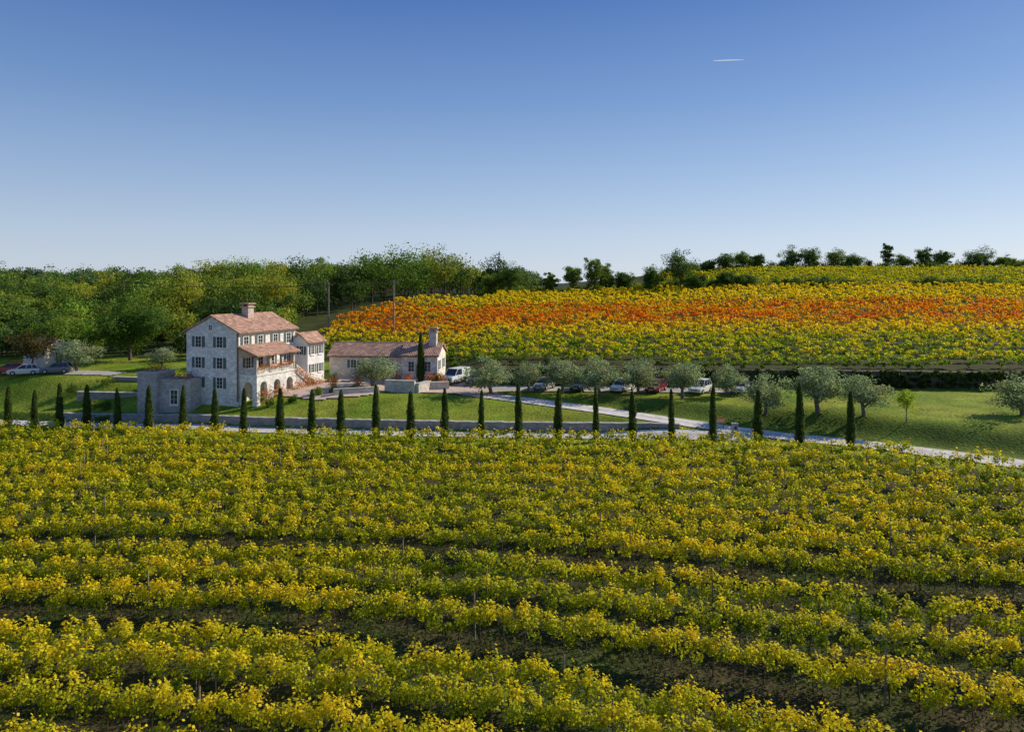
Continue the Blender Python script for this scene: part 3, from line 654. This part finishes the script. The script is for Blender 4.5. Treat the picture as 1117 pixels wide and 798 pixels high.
car('parked_car',9.0,97.8,70,(.05,.055,.065))
car('parked_car',4.3,98.4,65,(.3,.31,.33))
car('parked_car',24.4,95.0,55,white,4.5,1.65)
car('parked_car',29.4,94.4,62,(.5,.52,.55),4.3,1.6)
car('parked_car',-74.5,108.8,20,(.25,.02,.02)); car('parked_car',-71.6,107.6,25,(.6,.6,.6)); car('parked_car',-67.2,108.2,15,(.12,.13,.15))
# ---------------------------------------------------------------- sign, planter
e=empty('roadside_sign',(22.3,79.0,T(22.3,79.0)),math.radians(8)); S=Soup()
for s_ in(-.5,.5): tube(S,(s_,0,-.2),(s_,0,1.3),.05,.05,(.18,.1,.05),WOOD,6,True)
S.obj('posts',e); S=Soup(); box(S,(0,-.07,.95),(.75,0,0),(0,.035,0),(0,0,.32),(.8,.3,.04),WOOD); box(S,(0,-.07,1.30),(.45,0,0),(0,.034,0),(0,0,.04),(.8,.3,.04),WOOD)
for k in(-.12,.08): box(S,(0,-.11,.97+k),(.55,0,0),(0,.004,0),(0,0,.045),(.75,.7,.6),PLAIN)
S.obj('board',e)
e=empty('mailbox_pillar',(23.4,77.0,T(23.4,77.0)),.1); S=Soup(); abox(S,-.25,.25,-.25,.25,-.2,1.0,(.5,.48,.44),STONE); S.obj('pillar',e)
S=Soup(); abox(S,-.32,.32,-.32,.32,1.003,1.1,(.5,.48,.45),PLAIN); abox(S,-.14,.14,-.27,-.255,.5,.8,(.05,.05,.06),METAL); S.obj('cap',e)
# ---------------------------------------------------------------- utility poles with wires
poles=[(-38,152,11.5),(-25.5,158,11.5),(-90,170,12)]
tops=[]
for x,y,h in poles:
    z=T(x,y); S=Soup(); tube(S,(0,0,-.5),(0,0,h),.2,.13,(.26,.21,.17),WOOD,8,True); box(S,(0,0,h-.6),(.9,0,0),(0,.06,0),(0,0,.08),(.2,.16,.13),WOOD)
    for s_ in(-.7,0,.7): tube(S,(s_,0,h-.52),(s_,0,h-.3),.06,.06,(.4,.4,.42),GLASS,6,True)
    S.obj('utility_pole',None,(x,y,z),.2); tops.append(np.array([x,y,z+h-.35]))
S=Soup()
for a,b in((0,1),(2,0)):
    for o_ in(-.7,0,.7):
        A=tops[a]+np.array([o_,0,0]);Bp=tops[b]+np.array([o_,0,0]); pr=A
        for i in range(1,17):
            t=i/16; q=A+(Bp-A)*t-np.array([0,0,4*t*(1-t)*np.linalg.norm(Bp-A)*.02]); tube(S,pr,q,.035,.035,(.05,.05,.05),METAL,4); pr=q
S.obj('power_lines')
# contrail
S=Soup(); cx,cz=886,938
for i in range(10):
    t0,t1=i/10,(i+1)/10; w=lambda t:.4+1.5*math.sin(math.pi*min(1,t*.85+.08))
    tube(S,(cx-62+124*t0,3000,cz-1+4*t0),(cx-62+124*t1,3000,cz-1+4*t1),w(t0),w(t1),(.85,.85,.85),CLOUD,8)
S.obj('contrail_cloud')
# ---------------------------------------------------------------- light, sky, camera
w=bpy.data.worlds.new('World'); sc.world=w; w.use_nodes=True; nt=w.node_tree
STR=.12
sky=nt.nodes.new('ShaderNodeTexSky'); sky.sky_type='NISHITA'; sky.sun_disc=False; sky.sun_elevation=math.radians(SUN_EL); sky.sun_rotation=math.radians(SUN_AZ)
sky.air_density=1.0; sky.dust_density=.5; sky.ozone_density=1.5; sky.altitude=200
tc=nt.nodes.new('ShaderNodeTexCoord'); sp=nt.nodes.new('ShaderNodeSeparateXYZ'); nt.links.new(tc.outputs['Generated'],sp.inputs[0])
rp=nt.nodes.new('ShaderNodeValToRGB'); nt.links.new(sp.outputs['Z'],rp.inputs[0])
els=[(0,(.60,.68,.80)),(.06,(.49,.60,.78)),(.14,(.32,.46,.71)),(.24,(.165,.305,.61)),(.36,(.065,.17,.48)),(1,(.03,.10,.32))]
cr_=rp.color_ramp
while len(cr_.elements)<len(els): cr_.elements.new(.5)
for e_,(p_,c_) in zip(cr_.elements,els): e_.position=p_; e_.color=(*c_,1)
# lighter towards the sun side
mr=nt.nodes.new('ShaderNodeMapRange'); nt.links.new(sp.outputs['X'],mr.inputs[0]); mr.inputs[1].default_value=-.6; mr.inputs[2].default_value=.7; mr.inputs[3].default_value=.94/STR; mr.inputs[4].default_value=1.10/STR
sc1=nt.nodes.new('ShaderNodeVectorMath'); sc1.operation='SCALE'; nt.links.new(rp.outputs[0],sc1.inputs[0]); nt.links.new(mr.outputs[0],sc1.inputs['Scale'])
mx=nt.nodes.new('ShaderNodeMix'); mx.data_type='RGBA'; mx.inputs[0].default_value=.82
nt.links.new(sky.outputs[0],mx.inputs[6]); nt.links.new(sc1.outputs[0],mx.inputs[7])
nt.links.new(mx.outputs[2],nt.nodes['Background'].inputs[0]); nt.nodes['Background'].inputs[1].default_value=STR
l=bpy.data.lights.new('sun','SUN'); l.energy=5.0; l.angle=math.radians(.5); l.color=(1,.90,.74)
lo=bpy.data.objects.new('sun',l); sc.collection.objects.link(lo)
a,e_=math.radians(SUN_AZ),math.radians(SUN_EL)
lo.rotation_euler=Vector((math.sin(a)*math.cos(e_),math.cos(a)*math.cos(e_),math.sin(e_))).to_track_quat('Z','Y').to_euler()
cam=bpy.data.cameras.new('camera'); co=bpy.data.objects.new('camera',cam); sc.collection.objects.link(co); sc.camera=co
co.location=(0,0,16); co.rotation_euler=(math.radians(90),0,0); cam.sensor_width=36; cam.lens=36*800/1117; cam.shift_y=-87/1117
cam.clip_end=12000; cam.clip_start=.5
sc.view_settings.view_transform='Standard'; sc.view_settings.look='None'; sc.view_settings.exposure=0
